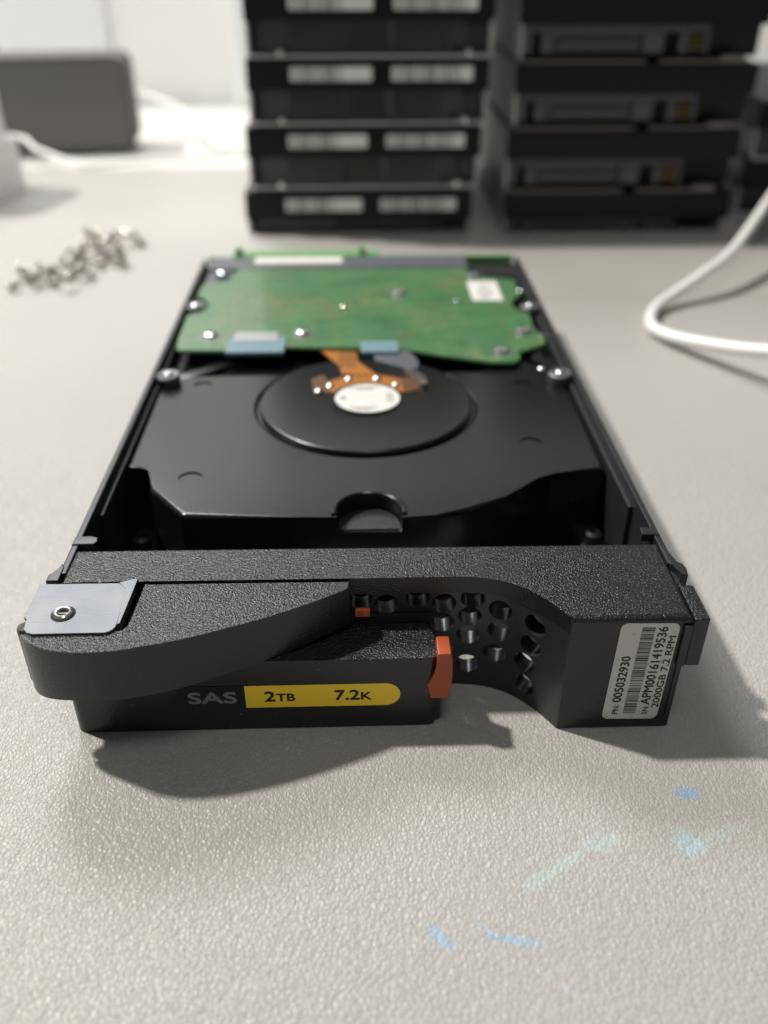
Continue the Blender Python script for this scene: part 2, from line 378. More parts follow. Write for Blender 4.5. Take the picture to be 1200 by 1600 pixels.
# -- bezel
curve = [(-38, 117.6), (-2.3, 117.4), (14.2, 117.4)]
def spline(P, sub=4):
    Q = []
    for i in range(len(P)-1):
        p0 = Vector(P[max(i-1, 0)]); p1 = Vector(P[i]); p2 = Vector(P[i+1]); p3 = Vector(P[min(i+2, len(P)-1)])
        for k in range(sub):
            t = k/sub; v = .5*((2*p1)+(p2-p0)*t+(2*p0-5*p1+4*p2-p3)*t*t+(3*p1-p0-3*p2+p3)*t**3); Q.append((v.x, v.y))
    return Q+[P[-1]]
cc = spline([(14.2, 117.4), (18, 117.2), (21.5, 116.55), (24.7, 115.2), (27.5, 113.1), (29.8, 110.6), (31.5, 108.2), (32.9, 105.95)])[1:]
outer = [(-50.5, 127.2), (-50.5, 117.6)]+curve+cc+[(52.2, 105.9), (52.4, 126.4)]
bz = nb(); prism(bz, outer, 21.4, 24.8, 1.1, 6, 'top', clamp=False)
part('bezel', bz, M['plastic'])
# perforated curved wall (sub-part of the bezel)
wallf = [(-50.3, 117.75), (-2.3, 117.6), (14.2, 117.6)]+[(x, y+.15) for x, y in cc]
wallb = []
for i, (x, y) in enumerate(wallf):
    a = Vector(wallf[max(i-1, 0)]); b = Vector(wallf[min(i+1, len(wallf)-1)]); d = (b-a).normalized()
    nrm = Vector((-d.y, d.x)); wallb.append((x+nrm.x*3.3, y+nrm.y*3.3))
gr = part('vent_grille', prism(nb(), wallf+[(wallb[-1][0]+1, 107.2)]+wallb[::-1], .05, 21.38), M['smooth_black'])
gr.parent = D
HOLES = [(563, 919), (603, 933), (653, 918), (695, 929), (740, 918), (738, 944), (785, 937), (692, 962), (732, 980), (782, 968),
         (836, 941), (826, 971), (691, 999), (773, 1007), (822, 1004), (732, 1028), (817, 1048)]
HXZ = [(-.6, 20.1), (3.8, 18.9), (9.2, 20.1), (13.8, 18.9), (18.6, 20.1), (18.3, 16.2), (23.3, 18.4), (13.6, 14.7), (18.2, 12.0), (23.4, 13.8),
       (28.6, 18.2), (28.3, 13.4), (13.8, 9.4), (22.8, 8.5), (27.7, 9.0), (18.3, 5.2), (28.0, 4.2)]
cb = nb()
def wall_at(x):
    for (xa, ya), (xb, yb) in zip(wallf, wallf[1:]):
        if xa <= x <= xb:
            t = (x-xa)/(xb-xa); d = Vector((xb-xa, yb-ya)).normalized(); return ya+(yb-ya)*t, Vector((-d.y, d.x))
for x, z in HXZ:
    y, nr = wall_at(x)
    c1 = lathe(nb(), [(0, -3), (2.08, -3), (2.08, 8), (0, 8)], n=24)
    rot = Vector((nr.x*.6, nr.y, 0)).normalized().to_track_quat('Z', 'Y').to_matrix().to_4x4()
    cut(gr, xform(c1, Matrix.Translation((x, y, z)) @ rot), ORG)
# right end block below the top, with its own rounded front edges
blk = nb(); prism(blk, [(32.75, 106.3), (33.3, 105.98), (52.1, 105.98), (52.25, 126.2), (40, 126.2), (36, 112)], .1, 21.38, .35, 2, 'bottom')
part('bezel_end', blk, M['plastic'])
lug = nb(); box(lug, 52.2, 54.7, 105.3, 114.2, 14.8, 24.75, .35); box(lug, 52.2, 53.7, 114.2, 119.8, 14.8, 23.6, .1); box(lug, 50.9, 52.2, 105.3, 105.9, 14.8, 23.2, .1)  # rear extension added to close a lit gap in the cast shadow
part('side_lug', lug, M['plastic'])
# solid left part of the bar (closes the bezel on the left behind the lever)
lw = nb(); box(lw, -50.2, -20, 118, 126.8, .3, 21.38); part('bezel_end', lw, M['plastic'])

# -- ejector lever
front_ = [(-53.3, 104.9), (-52.3, 103.7), (-50.6, 102.5), (-48.6, 101.6), (-46.5, 101.0), (-44.2, 100.65), (-41.5, 100.6), (-38.5, 100.85), (-35.7, 101.3), (-31, 102.4), (-26.5, 103.75),
         (-21, 105.8), (-15.1, 108.2), (-10, 110.7), (-6, 112.9), (-2.4, 115.1)]
front = spline(front_, 3)
lv = nb()
zb = lambda x, y: 13.2+1.2*min(1, max(0, (x+52)/6)) if x < -36 else (14.4+.9*min(1, max(0, (x+32)/12)) if x < -18 else 15.3+1.7*min(1, (x+18)/16))
def zb2(x, y): return zb(x, y)
prism(lv, front+[(-2.4, 117.0), (-36.6, 117.25), (-36.6, 106.6), (-37.6, 105.1), (-53.2, 105.3)], zb2, 24.55, .3, 3)
part('ejector_lever', lv, M['plastic'])
le = [o for o in D.children if o.name.startswith('ejector_lever')][0]
lf = nb(); box(lf, -53.4, -36.7, 105.4, 117.2, 13.8, 22.3, .3); lv2 = part('lever_recess', lf, M['smooth_black'], le)
pn = nb(); lathe(pn, [(0, 13.8), (1.3, 13.8), (1.3, 23.9), (1.1, 24.3), (0, 24.3)], -53.2, 107.2, 20); part('hinge_pin', pn, M['plastic'], le)
# steel hinge plate with its bent-up right edge
pl = nb()
pts = [(-53.6, 108.6), (-52.9, 108.2), (-52.9, 107.0)]+circ(-50.9, 106.6, 2.0, 8, 190, 270)+[(-40.9, 104.6)]+circ(-40.3, 106.2, 1.6, 8, 275, 355)+[(-38.6, 115.6), (-39.6, 117.0), (-53.6, 117.1)]
prism(pl, pts, 24.35, 25.0, .12, 2)
hp = part('hinge_plate', pl, M['steel'])
fl = nb(); prism(fl, [(-38.65, 106.4), (-38.15, 106.7), (-37.6, 118.0), (-38.3, 118.05), (-40.6, 117.0), (-39.0, 115.4)], 23.6, 25.08, .1, 2); part('folded_edge', fl, M['steel'], hp)
sc1 = lathe(nb(), [(0, 24.6), (.75, 24.6), (.8, 25.3), (1.0, 25.55), (1.25, 25.6), (1.5, 25.4), (1.6, 25.02)], -47.6, 109.2, 28)
part('pivot_pin', sc1, M['screw'], hp)
scd = lathe(nb(), [(0, 25.03), (1.95, 25.03), (1.95, 24.9), (0, 24.9)], -47.6, 109.2, 28); part('pin_hole_shade', scd, M['dark'], hp)  # near-black disc painted in for the shade of a hole
scs = nb(); box(scs, -48.35, -46.85, 109.05, 109.35, 24.62, 25.2); part('pin_core', scs, M['steel'], hp)

# -- front label block
fb = nb()
prism(fb, [(-49.6, 110)]+circ(-47.9, 109.3, 1.8, 8, 180, 270)+[(10.9, 107.5)]+[(11.9, 107.9), (12.1, 110.4), (11.9, 113), (10.8, 116.6), (-49.6, 116.6)], .05, 15.6, .35, 3, 'all')
blo = part('front_block', fb, M['plastic'])
ctr = nb(); merge(ctr, lathe(nb(), [(0, -4), (1.75, -4), (1.75, 4), (0, 4)], n=28), Matrix.Translation((12.6, 107.2, 9.2)) @ Matrix.Rotation(math.pi/2, 4, 'X') @ Matrix.Scale(2.1, 4, (0, 1, 0)))
cut(blo, ctr, ORG)
# orange latch button
lb = nb()
prof = [(0, 6.9), (2.9, 6.9), (3.35, 9.5), (3.5, 12), (3.4, 15.8), (3.1, 16.9), (.9, 16.9), (.85, 14.8), (.6, 12.4), (-.7, 10.2)]
vs = [(11.0+a, z) for a, z in prof]
bb = nb(); prism(bb, vs, 0, 4.5, .22, 2, 'all'); merge(lb, bb, Matrix(((1, 0, 0, 0), (0, 0, 1, 107.0), (0, 1, 0, 0), (0, 0, 0, 1))))
bmesh.ops.recalc_face_normals(lb, faces=lb.faces[:])
part('latch_button', lb, M['orange'])
sp = nb(); box(sp, 11.2, 12.9, 108.5, 112, .5, 6.5, .3); part('latch_spring', sp, M['smooth_black'])
# light pipe above a near-black strip standing in for the shade of a deep slot
sl = nb(); box(sl, -4, 12, 116.62, 117.3, 15.65, 17.2); part('slot_shade', sl, M['dark'])
lp = nb(); box(lp, -1.5, 1.0, 115.9, 116.55, 17.6, 19.2, .15); part('light_pipe', lp, M['light_pipe'])
lr = nb(); box(lr, -1.1, -.1, 115.85, 116.0, 17.8, 19.0, .05); part('light_pipe_lens', lr, M['amber'])

# rating label on the front block, in the plane y = 107.5
fy = 107.47
rl = nb(); p = circ(3.4, 7.75, 2.5, 16, -90, 90)+[(-20.2, 10.25), (-20.2, 5.25)]
bb = nb(); prism(bb, p, 0, .06, .02, 1); merge(rl, bb, STAND(fy)); RL = part('rating_label', rl, M['yellow'])
rl = nb(); p = circ(-29.6, 7.85, 2.5, 16, 90, 270)+[(-20.22, 5.35), (-20.22, 10.35)]
bb = nb(); prism(bb, p, 0, .06, .02, 1); merge(rl, bb, STAND(fy)); RB = part('black_label', rl, M['navy'])
t = nb()
merge(t, text_bm('2', -16.9, -15.25, 6.7, 8.9, .036), STAND(fy-.06)); merge(t, text_bm('TB', -14.95, -11.9, 6.7, 8.35, .036), STAND(fy-.06))
merge(t, text_bm('7.2', -5.1, -1.05, 6.7, 8.9, .036), STAND(fy-.06)); merge(t, text_bm('K', -.7, 1.0, 6.7, 8.35, .036), STAND(fy-.06))
part('lettering', t, M['ink'], RL)
t = merge(nb(), text_bm('SAS', -29.7, -21.7, 6.5, 8.95, .035), STAND(fy-.06)); part('lettering', t, M['greyink'], RB)

# serial label on the right block face, y = 105.9; local u = right, v = up
gy = 105.93
def shear(bm):                                   # the sticker sits slightly turned
    for v in bm.verts: pass
    return bm
TL = Matrix.Translation((45.35, 0, 13.1)) @ Matrix.Rotation(math.radians(1.2), 4, 'Y') @ Matrix.Translation((-45.35, 0, -13.1))
sl = nb(); merge(sl, prism(nb(), rrect(40.6, 50.1, 2.3, 23.6, 1.1), 0, .07, .02, 1), STAND(gy)); xform(sl, TL)
SL = part('serial_label', sl, M['paper'])
def vtext(s, xr, w, z0, z1, bold=.02):           # reads upwards: baseline at xr, glyph height w to the left
    b = text_bm(s, z0, z1, 0, w, bold)
    for v in b.verts: v.co = Vector((xr-v.co.y, v.co.x, v.co.z))
    return b
t = nb()
for a in (('PN:', 43.15, .95, 3.5, 5.6, .015), ('005032930', 43.25, 1.45, 6.3, 16.6, .03), ('SN:', 48.25, .95, 3.4, 5.4, .015),
          ('APM00161419536', 48.2, 1.5, 5.7, 22.9, .028), ('2000GB 7.2 RPM', 49.85, 1.15, 5.0, 21.0, .024)):
    merge(t, vtext(*a), STAND(gy-.07))
bmesh.ops.recalc_face_normals(t, faces=t.faces[:]); xform(t, TL); part('lettering', t, M['ink'], SL)
t = nb(); z = 3.7; rr = random.Random(4)
while z < 22.6:
    wd = rr.choice([.09, .11, .11, .2, .3]); merge(t, box(nb(), 44.05, 46.2, z, z+wd, 0, .02), STAND(gy-.07)); z += wd+rr.choice([.09, .13, .13, .2, .28])
xform(t, TL); part('barcode', t, M['ink'], SL)
ch = nb(); box(ch, 51.15, 51.45, 105.7, 105.95, 2.5, 23); part('edge_rib', ch, M['plastic'])

# -- caddy rails and tray
for s in (-1, 1):
    r = nb()
    x0, x1 = (-51.35, -50.15) if s < 0 else (52.15, 53.35)
    box(r, x0, x1, 120, 291.5, 1, 24.9, .25)
    xi = -50.15 if s < 0 else 51.2
    box(r, xi, xi+.95, 141, 291, 1.2, 22.8, .2)
    R = part('side_rail', r, M['rail'])
    hk = nb()
    if s < 0:
        prism(hk, [(-51.3, 128.2), (-47.6, 128.2), (-47.0, 128.9), (-47.2, 130.2), (-48.4, 130.7), (-51.3, 130.6)], 23.6, 25.2, .25, 2)
        prism(hk, [(-52.9, 117.9), (-50.8, 117.9), (-50.8, 121.5), (-51.4, 122.8), (-52.0, 119.9), (-52.9, 119.6)], 19, 25.1, .25, 2)
    else:
        prism(hk, [(50.0, 128.4), (53.2, 128.2), (53.2, 130.4), (50.2, 130.8)], 23.6, 25.15, .25, 2)
        prism(hk, [(52.2, 126.5), (52.7, 126.2), (53.6, 119.9), (54.6, 119.9), (54.9, 118.4), (54.6, 116.6), (53.4, 116.6), (53.2, 118.4), (52.5, 119.5)], 19, 25.0, .3, 2)
    part('clip', hk, M['rail'], R)
tr = nb(); box(tr, -50.1, 52.1, 127, 291, .3, 1.1); part('tray', tr, M['dark'])

# -- drive casting
deck = [(-49.4, 204.5), (-49.2, 160.6), (-44.2, 160.3), (-43.2, 159.2), (-42.7, 151.6), (-35.2, 142.3), (-34, 141.6), (-5.6, 140.2)] \
    + circ(1.25, 142.0, 6.55, 20, 187, -7)[0:0] + [(7.9, 139.9), (14, 140.5), (21.5, 142.4), (29, 147.3), (36.0, 153.6), (39.3, 156.3), (50.6, 157.2), (50.9, 204.5), (43, 213), (40, 213.5), (30, 205), (-40, 205)]
dk = nb(); prism(dk, deck, 1.3, 22, 1.0, 5)
dko = part('drive_casting', dk, M['drive'])
c_ = nb(); merge(c_, lathe(nb(), [(0, 18.6), (6.3, 18.6), (6.3, 30), (0, 30)], 1.25, 142.0, 48)); box(c_, -5.05, 7.55, 130, 142, 18.61, 30)
bmesh.ops.recalc_face_normals(c_, faces=c_.faces[:])
def recess(x, y, r, d): return lathe(nb(), [(0, 22-d), (r, 22-d), (r, 30), (0, 30)], x, y, 36)
c2 = nb(); merge(c2, lathe(nb(), [(0, 18.6), (6.3, 18.6), (6.3, 30), (0, 30)], 1.25, 142.0, 48)); cut(dko, c2, ORG)
c2 = nb(); box(c2, -5.05, 7.55, 130, 142, 18.6, 30); cut(dko, c2, ORG)
for x, y, r in ((-35.1, 155.6, 2.5), (37.1, 168.4, 2.5), (-38.8, 200.0, 2.3), (39.8, 198.0, 2.3)):
    cut(dko, recess(x, y, r, .3), ORG)
# ring groove round the motor hub
g = nb(); n = 72
prof = [(24.9, 21.3), (25.7, 21.3), (26.5, 22.02), (26.5, 23), (24.9, 23)]
rings = [[g.verts.new((1.25+r*math.cos(2*math.pi*i/n), 189+r*math.sin(2*math.pi*i/n), z)) for i in range(n)] for r, z in prof]
for k in range(5):
    for i in range(n): g.faces.new((rings[k][i], rings[k][(i+1) % n], rings[(k+1) % 5][(i+1) % n], rings[(k+1) % 5][i]))
cut(dko, g, ORG)
rim = nb(); n = 30
tube(rim, [(1.25+6.9*math.cos(math.radians(a)), 142+6.9*math.sin(math.radians(a)), 21.85) for a in range(-8, 189, 7)], .62, 10, 2)
part('notch_rim', rim, M['drive'], dko)
low = nb(); prism(low, [(-49.4, 204), (50.9, 204), (50.9, 296), (-49.4, 296)], 1.3, 19.4, .3, 2); part('rear_casting', low, M['drive'], dko)
fn = nb(); box(fn, 45.2, 51.0, 141.5, 158, 1.3, 8, 1.2, 3); box(fn, -49.2, -43, 145, 160.5, 1.3, 7, 1, 3)
lathe(fn, [(0, 6), (2.0, 6), (1.9, 9.4), (1.2, 10), (.9, 9), (0, 9)], -46.3, 152.5, 20); lathe(fn, [(0, 7), (1.8, 7), (1.7, 10.4), (1.1, 11), (.8, 10), (0, 10)], 48.2, 150, 20)
split(part('mounting_lug', fn, M['cast'], dko))
sh = nb(); prism(sh, circ(1.25, 142.0, 5.9, 28, 0, 180)+[(-4.6, 140.6), (7.1, 140.6)], 18.62, 18.9, .12, 2); part('notch_floor', sh, M['cast'], dko)
bs = nb(); prism(bs, [(44.3, 215.5), (50.9, 206.5), (50.9, 215.5)], 19.4, 22, .5, 2); prism(bs, [(-49.2, 207), (-44, 206), (-31, 217.5), (-36, 218)], 19.4, 21.0, .5, 2)
split(part('rear_corner', bs, M['drive'], dko))
# motor hub
hb = nb(); lathe(hb, [(25.0, 20.6), (25.0, 22.2), (24.75, 22.65), (24.3, 22.8), (9.2, 22.8), (8.6, 22.5), (0, 22.5)], 1.25, 189, 96)
HB = part('motor_hub', hb, M['hub'], smooth=50)
wl = nb(); prism(wl, circ(1.6, 189.8, 7.7, 48), 22.85, 23.0, .05, 1); HL = part('round_label', wl, M['paper'], D)
t = nb()
for (x0, x1, y, h) in ((-3, 4.5, 195.3, .35), (-1, 3, 194.3, .35), (-2.6, 3.8, 184.4, .4), (-1.2, 2.4, 183.3, .3), (6.2, 7.7, 191.5, .5), (6.0, 7.9, 189.8, .5), (6.1, 7.8, 188, .5), (-4.8, -3.5, 189.5, .9)):
    box(t, x0, x1, y, y+h, 23.0, 23.02)
part('fine_print', t, M['ink'], HL)
# flex cable round the spindle, joined to the board
fx = nb()
prism(fx, circ(1.6, 189.8, 13.3, 28, 20, 160)+circ(1.6, 189.8, 8.6, 28, 160, 20), 22.82, 22.98)
prism(fx, [(-10.5, 218.6), (-1.0, 219), (-.6, 211), (4, 203), (-4.5, 203), (-5.6, 209), (-7.5, 212.5)], 22.98, 23.1)
FX = part('flex_cable', fx, M['amber'])
f2 = nb(); prism(f2, [(-11.2, 193.0), (-7.2, 192.6), (-7.2, 197.2), (-9.2, 203.0), (-12.2, 200.5)], 22.99, 23.08); prism(f2, [(10.2, 193.6), (14.2, 194.6), (14.3, 200), (10, 201)], 22.99, 23.08); part('dark_end', f2, M['copper'], FX)
f3 = nb()
for i, x in enumerate((-5.2, -4.3, -3.4, -2.5, -1.6)): box(f3, x, x+.4, 207, 217.5, 23.1, 23.14)
for a in range(35, 150, 9):
    x, y = 1.6+12.2*math.cos(math.radians(a)), 189.8+12.2*math.sin(math.radians(a)); box(f3, x-.5, x+.1, y-.8, y+.8, 22.98, 23.05)
part('traces', f3, M['copper'], FX)
for x, y in ((-7.3, 196.4), (-2.8, 200.2), (4.1, 200.2), (8.6, 196.6), (-10, 193.6)):
    part('solder_dot', lathe(nb(), [(1.05 if x > -9 else .7, 22.98), (.95, 23.3), (.5, 23.6), (0, 23.7)], x, y, 16), M['screw'], FX)
fc = nb(); prism(fc, [(3.0, 219), (12.2, 219), (15, 210), (14.6, 205.5), (12.6, 204.2), (9, 207), (4, 210)], 22.85, 23.6, .3, 2); part('cable_guide', fc, M['connector'])
fs = nb(); prism(fs, [(11.2, 204.2), (14.6, 202.6), (16.2, 199), (16.4, 195.2), (15.0, 195), (13.6, 199.2), (11, 201.5)], 22.9, 24.2, .4, 2); part('contact_clip', fs, M['screw'])

# -- circuit board
PB = [(-46.6, 217.6), (-47.9, 219.2), (-48.4, 225.1), (-48.7, 243.1), (-46.0, 244.5), (-44.0, 248.0), (-44.0, 252.5), (-46.0, 256.5), (-48.2, 258.3), (-48.1, 268.8), (-44.3, 271.2), (-40.5, 273.5), (-38.8, 283.6), (34.8, 283.0),
      (35.4, 275.6), (41.2, 273.2), (48.3, 271.8), (48.1, 256.8), (45.0, 252.5), (44.6, 248.3), (45.8, 244.4), (48.2, 241.8), (47.7, 230.6), (49.2, 223.2), (48.9, 219.7), (41.1, 214), (40.7, 210), (38.7, 207.8), (33.3, 207.8),
      (21.0, 212.4), (10.7, 217.0), (-19.6, 219.1), (-35.0, 219.1), (-35.8, 217.2)]
pb = nb(); prism(pb, PB, 23.15, 24.0, .06, 1); PC = part('circuit_board', pb, M['pcb'])
e_ = nb()
PBo = [((x-1)*1.006+1, (y-245)*1.006+245) for x, y in PB]; prism(e_, PBo, 23.2, 23.85); part('board_edge', e_, M['pcb_edge'], PC)
def screw(parent, x, y, z, r=1.9, name='screw'):
    s = nb(); lathe(s, [(r, z), (r, z+.35), (r*.85, z+.75), (r*.5, z+.95), (r*.4, z+.6), (0, z+.5)], x, y, 24)
    return part(name, s, M['screw'], parent)
for x, y in ((-43.6, 279.2), (36.7, 275.0), (12.2, 259.4), (-40.3, 227.0), (-15.5, 228.0), (45.0, 228.0), (37.2, 214.4)):
    screw(PC, x, y, 24.0, 1.95)
    rg = nb(); lathe(rg, [(2.9, 24.0), (2.9, 24.03), (0, 24.03)], x, y, 24); part('solder_ring', rg, M['steel'], PC)
pbm = nb(); box(pbm, 33.7, 42.8, 252.2, 269.6, 24.0, 24.06); PL = part('board_label', pbm, M['paper'], PC)
t = nb()
for i in range(5): box(t, 36+.2*i, 40.5-.3*(i % 2), 256+2.3*i, 256.7+2.3*i, 24.06, 24.09)
part('fine_print', t, M['greyink'], PL)
for k, (x0, x1) in enumerate(((-35.2, -19.8), (.2, 10.2))):
    tp = nb(); box(tp, x0, x1, 214.8 if k == 0 else 214.2, 225.4 if k == 0 else 221.5, 23.0 if k else 23.1, 24.35, .2); part('ribbon_connector', tp, M['blue'], PC)
pt = nb()
for i in range(14): box(pt, -33.4+i*.82, -33.4+i*.82+.42, 221.6, 227.9, 24.3, 24.6)
part('solder_pads', pt, M['alu'], PC)
pk = nb()
for i in range(170):
    x = random.uniform(-45, 45); y = random.uniform(222, 280)
    a = random.choice([.3, .5, .9]); b = random.choice([.25, .4])
    if random.random() < .5: a, b = b, a
    if abs(x) > 32 and y > 262 or y < 225 or abs(x) > 42: continue
    box(pk, x-a, x+a, y-b, y+b, 24.0, 24.07)
part('test_pads', pk, M['gold'], PC)
for x, y in ((-4.6, 247.5), (29, 251)): screw(PC, x, y, 23.9, .8, 'via')
# -- mounting ears
for x, y in ((-47.6, 249.6), (50.0, 246.6), (-47.3, 201.2), (49.4, 199.6)):
    e = nb(); lathe(e, [(2.9, 22.2), (2.9, 24.2), (2.5, 24.6), (1.7, 24.5), (1.5, 23.9), (0, 23.9)], x, y, 28)
    E_ = part('mounting_ear', e, M['steel'])
    s = nb(); lathe(s, [(1.2, 23.9), (1.2, 24.7), (.8, 25.0), (0, 25.1)], x, y, 16); part('screw', s, M['screw'], E_)
for x, y in ((50.3, 229.5), (50.3, 266), (46.5, 207.5)):
    screw(D, x, y, 21.4, 1.1)
# -- rear connector and adapter board
cn = nb(); box(cn, -48.8, 36, 284.6, 297, 8, 24.0, .4); box(cn, -48.5, -40.5, 272, 284.6, 19.4, 23.0, .3); CN = part('rear_connector', cn, M['connector'])
rl_ = nb(); box(rl_, -34.5, -5.5, 289.5, 295.8, 24.0, 24.08); part('connector_label', rl_, M['paper'], CN)
ab = nb(); box(ab, -50.5, 52.5, 297.1, 298.4, 6, 23.6); box(ab, -42.5, 7, 298.4, 303.5, 14, 24.0, .2); box(ab, -41.5, -39.6, 299, 302, 24, 26); box(ab, .2, 2.1, 299, 302, 24, 26)
part('adapter_board', ab, M['pcb_edge'])
ms = nb(); box(ms, 36.2, 51.9, 284.6, 297, 8, 21, .4); part('rear_bracket', ms, M['rail'])

# ------------------------------------------------------------------ stacked drives behind
def copy_thing(root, loc, rz, label):
    r = root.copy(); C.objects.link(r); r.location = [v*S for v in loc]; r.rotation_euler = (0, 0, rz); r['label'] = label
    for ch in root.children:
        c = ch.copy(); C.objects.link(c); c.parent = r
        for gch in ch.children:
            d = gch.copy(); C.objects.link(d); d.parent = c
    return r
def label_drive(lab, low=0, grp='hard drives in the left stack'):
    """end with two barcode labels; low = height hidden of the lower casting"""
    t = empty('stacked_hard_drive', lab, 'hard drive', group=grp)
    b = nb(); box(b, -51, 51, 0, 6, 13-low, 25.2-low, .6); box(b, -51, 51, 6, 146, 11-low, 25.2-low, .6); obj('casing', b, M['stackface'], t)
    b = nb(); prism(b, [(-49, 7), (-34, 3.2), (-10, 2.6), (-8, 4.5), (8, 4.5), (10, 2.6), (33, 3), (44, 8), (49.5, 8), (49.5, 145), (-49, 145)], 0.3, 13-low, .5, 2, 'vert'); obj('lower_casting', b, M['stackcast'], t)
    b = nb(); box(b, -50.8, -49.6, 2, 145, .8, 24.6-low, .2); box(b, 49.6, 50.8, 2, 145, .8, 24.6-low, .2)
    split(obj('side_plate', b, M['alu'], t))
    if low == 0:
        b = nb(); box(b, -50.8, 50.8, .6, 146, -.35, .55, .15); obj('cover_plate', b, M['alu'], t)
        for xx in (-37, 41): obj('screw', merge(nb(), lathe(nb(), [(0, 0), (1.6, 0), (1.4, .9), (0, 1.1)], n=12), Matrix.Translation((xx, .9, 1.6)) @ Matrix.Rotation(math.pi/2, 4, 'X')), M['screw'], t)
    for x0 in (-32.6, 9.8):
        b = nb(); merge(b, prism(nb(), rrect(x0, x0+34, 16.9-low, 22.3-low, .6, 3), 0, .1), STAND(0)); L = obj('barcode_label', b, M['stackpaper'], t)
        b = nb(); x = x0+1.2; rr2 = random.Random(3); xe = x0+(21 if x0 < 0 else 29)
        while x < xe:
            wdt = rr2.choice([.2, .3, .5]); merge(b, box(nb(), x, x+wdt, 16.95-low, 22.25-low, 0, .06), STAND(-.1)); x += wdt+rr2.choice([.4, .6, .9])
        obj('barcode', b, M['ink'], L)
    return t
def port_drive(lab, low=0):
    t = empty('stacked_hard_drive', lab, 'hard drive', group='hard drives in the right stack')
    b = nb(); box(b, -51, 51, 0, 8, 13.5-low, 25.2-low, .6); box(b, -50, 51, 8, 146, 1-(0 if low else 0), 25.2-low, .6)
    split(obj('casing', b, M['stackface'], t))
    b = nb(); box(b, -50.9, -50.05, 2, 145, .8, 24.6-low, .2); obj('side_plate', b, M['alu'], t)
    zt = 13.3-low
    b = nb()
    box(b, -50.8, 28, 3, 9, zt-2.6, zt, .3)
    for x0, x1 in ((-50.8, -46), (-42, -38), (.5, 9), (15.5, 18.5), (26.5, 28)): box(b, x0, x1, 3, 9, max(zt-10.5, .6), zt-2.6, .2)
    box(b, -38, .5, 5.5, 9, max(zt-10.5, .6), zt-2.6, .2)
    K = obj('port_block', b, M['connector'], t)
    b = nb(); box(b, -34, -3, 3.4, 5.4, max(zt-8, .8), max(zt-6, 1.6), .2); obj('port_tongue', b, M['connector'], K)
    b = nb()
    for i in range(4):
        for j in range(3 if not low else 1): box(b, 19.2+i*1.9, 20.3+i*1.9, 3.6, 6, zt-5-j*2.2, zt-3.8-j*2.2, .1)
    obj('pin_block', b, M['gold'], K)
    if low == 0:
        b = nb(); box(b, -50.8, 2, .8, 146, -.35, .5, .15); box(b, 8, 44, .8, 146, -.35, .5, .15); box(b, 34, 44, 1, 5, .55, 2.2, .3); split(obj('cover_plate', b, M['cover'], t))
    return t
ordn = ['bottom', 'second from the bottom', 'third from the bottom', 'fourth from the bottom', 'fifth from the bottom', 'top']
L0 = label_drive('black hard drive with two barcode labels, bottom of the left stack', 6.6); L0.location = (.5*S, 408*S, .02*S)
L1 = label_drive('black hard drive with two barcode labels, second from the bottom of the left stack')
lx = [0, 3.2, 5.4, 6.0, 3.5, 5, 4, 5.5]; lz = [0, 20.2, 46.6, 72.6, 98.6, 124.6, 150.6, 176.6]
for i in range(1, 6):
    lab = f'black hard drive with two barcode labels, {ordn[i]} of the left stack'
    loc = (lx[i], 408+random.uniform(-.6, .6), lz[i]); rz = math.radians(random.uniform(-.5, .5))
    if i == 1: L1.location = [v*S for v in loc]; L1.rotation_euler.z = rz; L1['label'] = lab
    else: copy_thing(L1, loc, rz, lab)
R0 = port_drive('black hard drive showing its connector, bottom of the right stack', 7.4); R0.location = (118*S, 406*S, .02*S)
R1 = port_drive('black hard drive showing its connector, second from the bottom of the right stack')
rx = [0, 116.8, 118.6, 119, 120.5, 119, 120, 119.5]; rz_ = [0, 18.5, 44.6, 70.6, 96.6, 122.6, 148.6, 174.6]
for i in range(1, 6):
    lab = f'black hard drive showing its connector, {ordn[i]} of the right stack'
    loc = (rx[i], 406+random.uniform(-.6, .6), rz_[i]); rz = math.radians(random.uniform(-.4, .4))
    if i == 1: R1.location = [v*S for v in loc]; R1.rotation_euler.z = rz; R1['label'] = lab
    else: copy_thing(R1, loc, rz, lab)
# a third short pile at the right edge of the picture
for i in range(2):
    b = copy_thing(L1, (233+3*i, 425+4*i, .5+26*i), math.radians(-8+5*i), 'black hard drive cut by the right frame edge, ' + ('lower' if i == 0 else 'upper') + ' of two there')
    b['group'] = 'hard drives at the right frame edge'

# ------------------------------------------------------------------ things on the desk
# small screws in a pile: each one its own object
PILE = [(-133.6, 347.4), (-129.6, 334.6), (-129.8, 344.7), (-128.0, 351.2), (-125.0, 351.1), (-119.2, 347.0), (-114.9, 333.7), (-121.2, 373.4), (-117.8, 369.0), (-115.6, 352.2),
        (-110.4, 346.7), (-106.4, 345.3), (-117.3, 380.8), (-111.1, 363.0), (-118.9, 400.0), (-115.1, 398.2), (-111.1, 377.6), (-107.4, 358.7), (-105.7, 383.6), (-108.0, 398.0),
        (-99.4, 365.5), (-98.0, 366.9), (-100.2, 396.8), (-105.6, 371.5), (-110.8, 390.0), (-100.6, 389.7), (-127.0, 339.5), (-121.0, 344.5), (-120.4, 360.5), (-116.0, 360.4),
        (-116.4, 371.8), (-110.5, 396.4), (-101.6, 377.3)]
rp = random.Random(12)
PILE += [(x+rp.uniform(-3, 3), y+rp.uniform(-5, 5)) for x, y in PILE[::2]]
s = nb(); lathe(s, [(0, 0), (.8, 0), (1.25, .4)]+[(1.25 if k % 2 else 1.5, .5+k*.45) for k in range(9)]+[(1.4, 4.6), (2.6, 4.6), (2.75, 5.2), (2.3, 6.1), (1.2, 6.5), (.7, 6.2), (0, 6.0)], n=16)
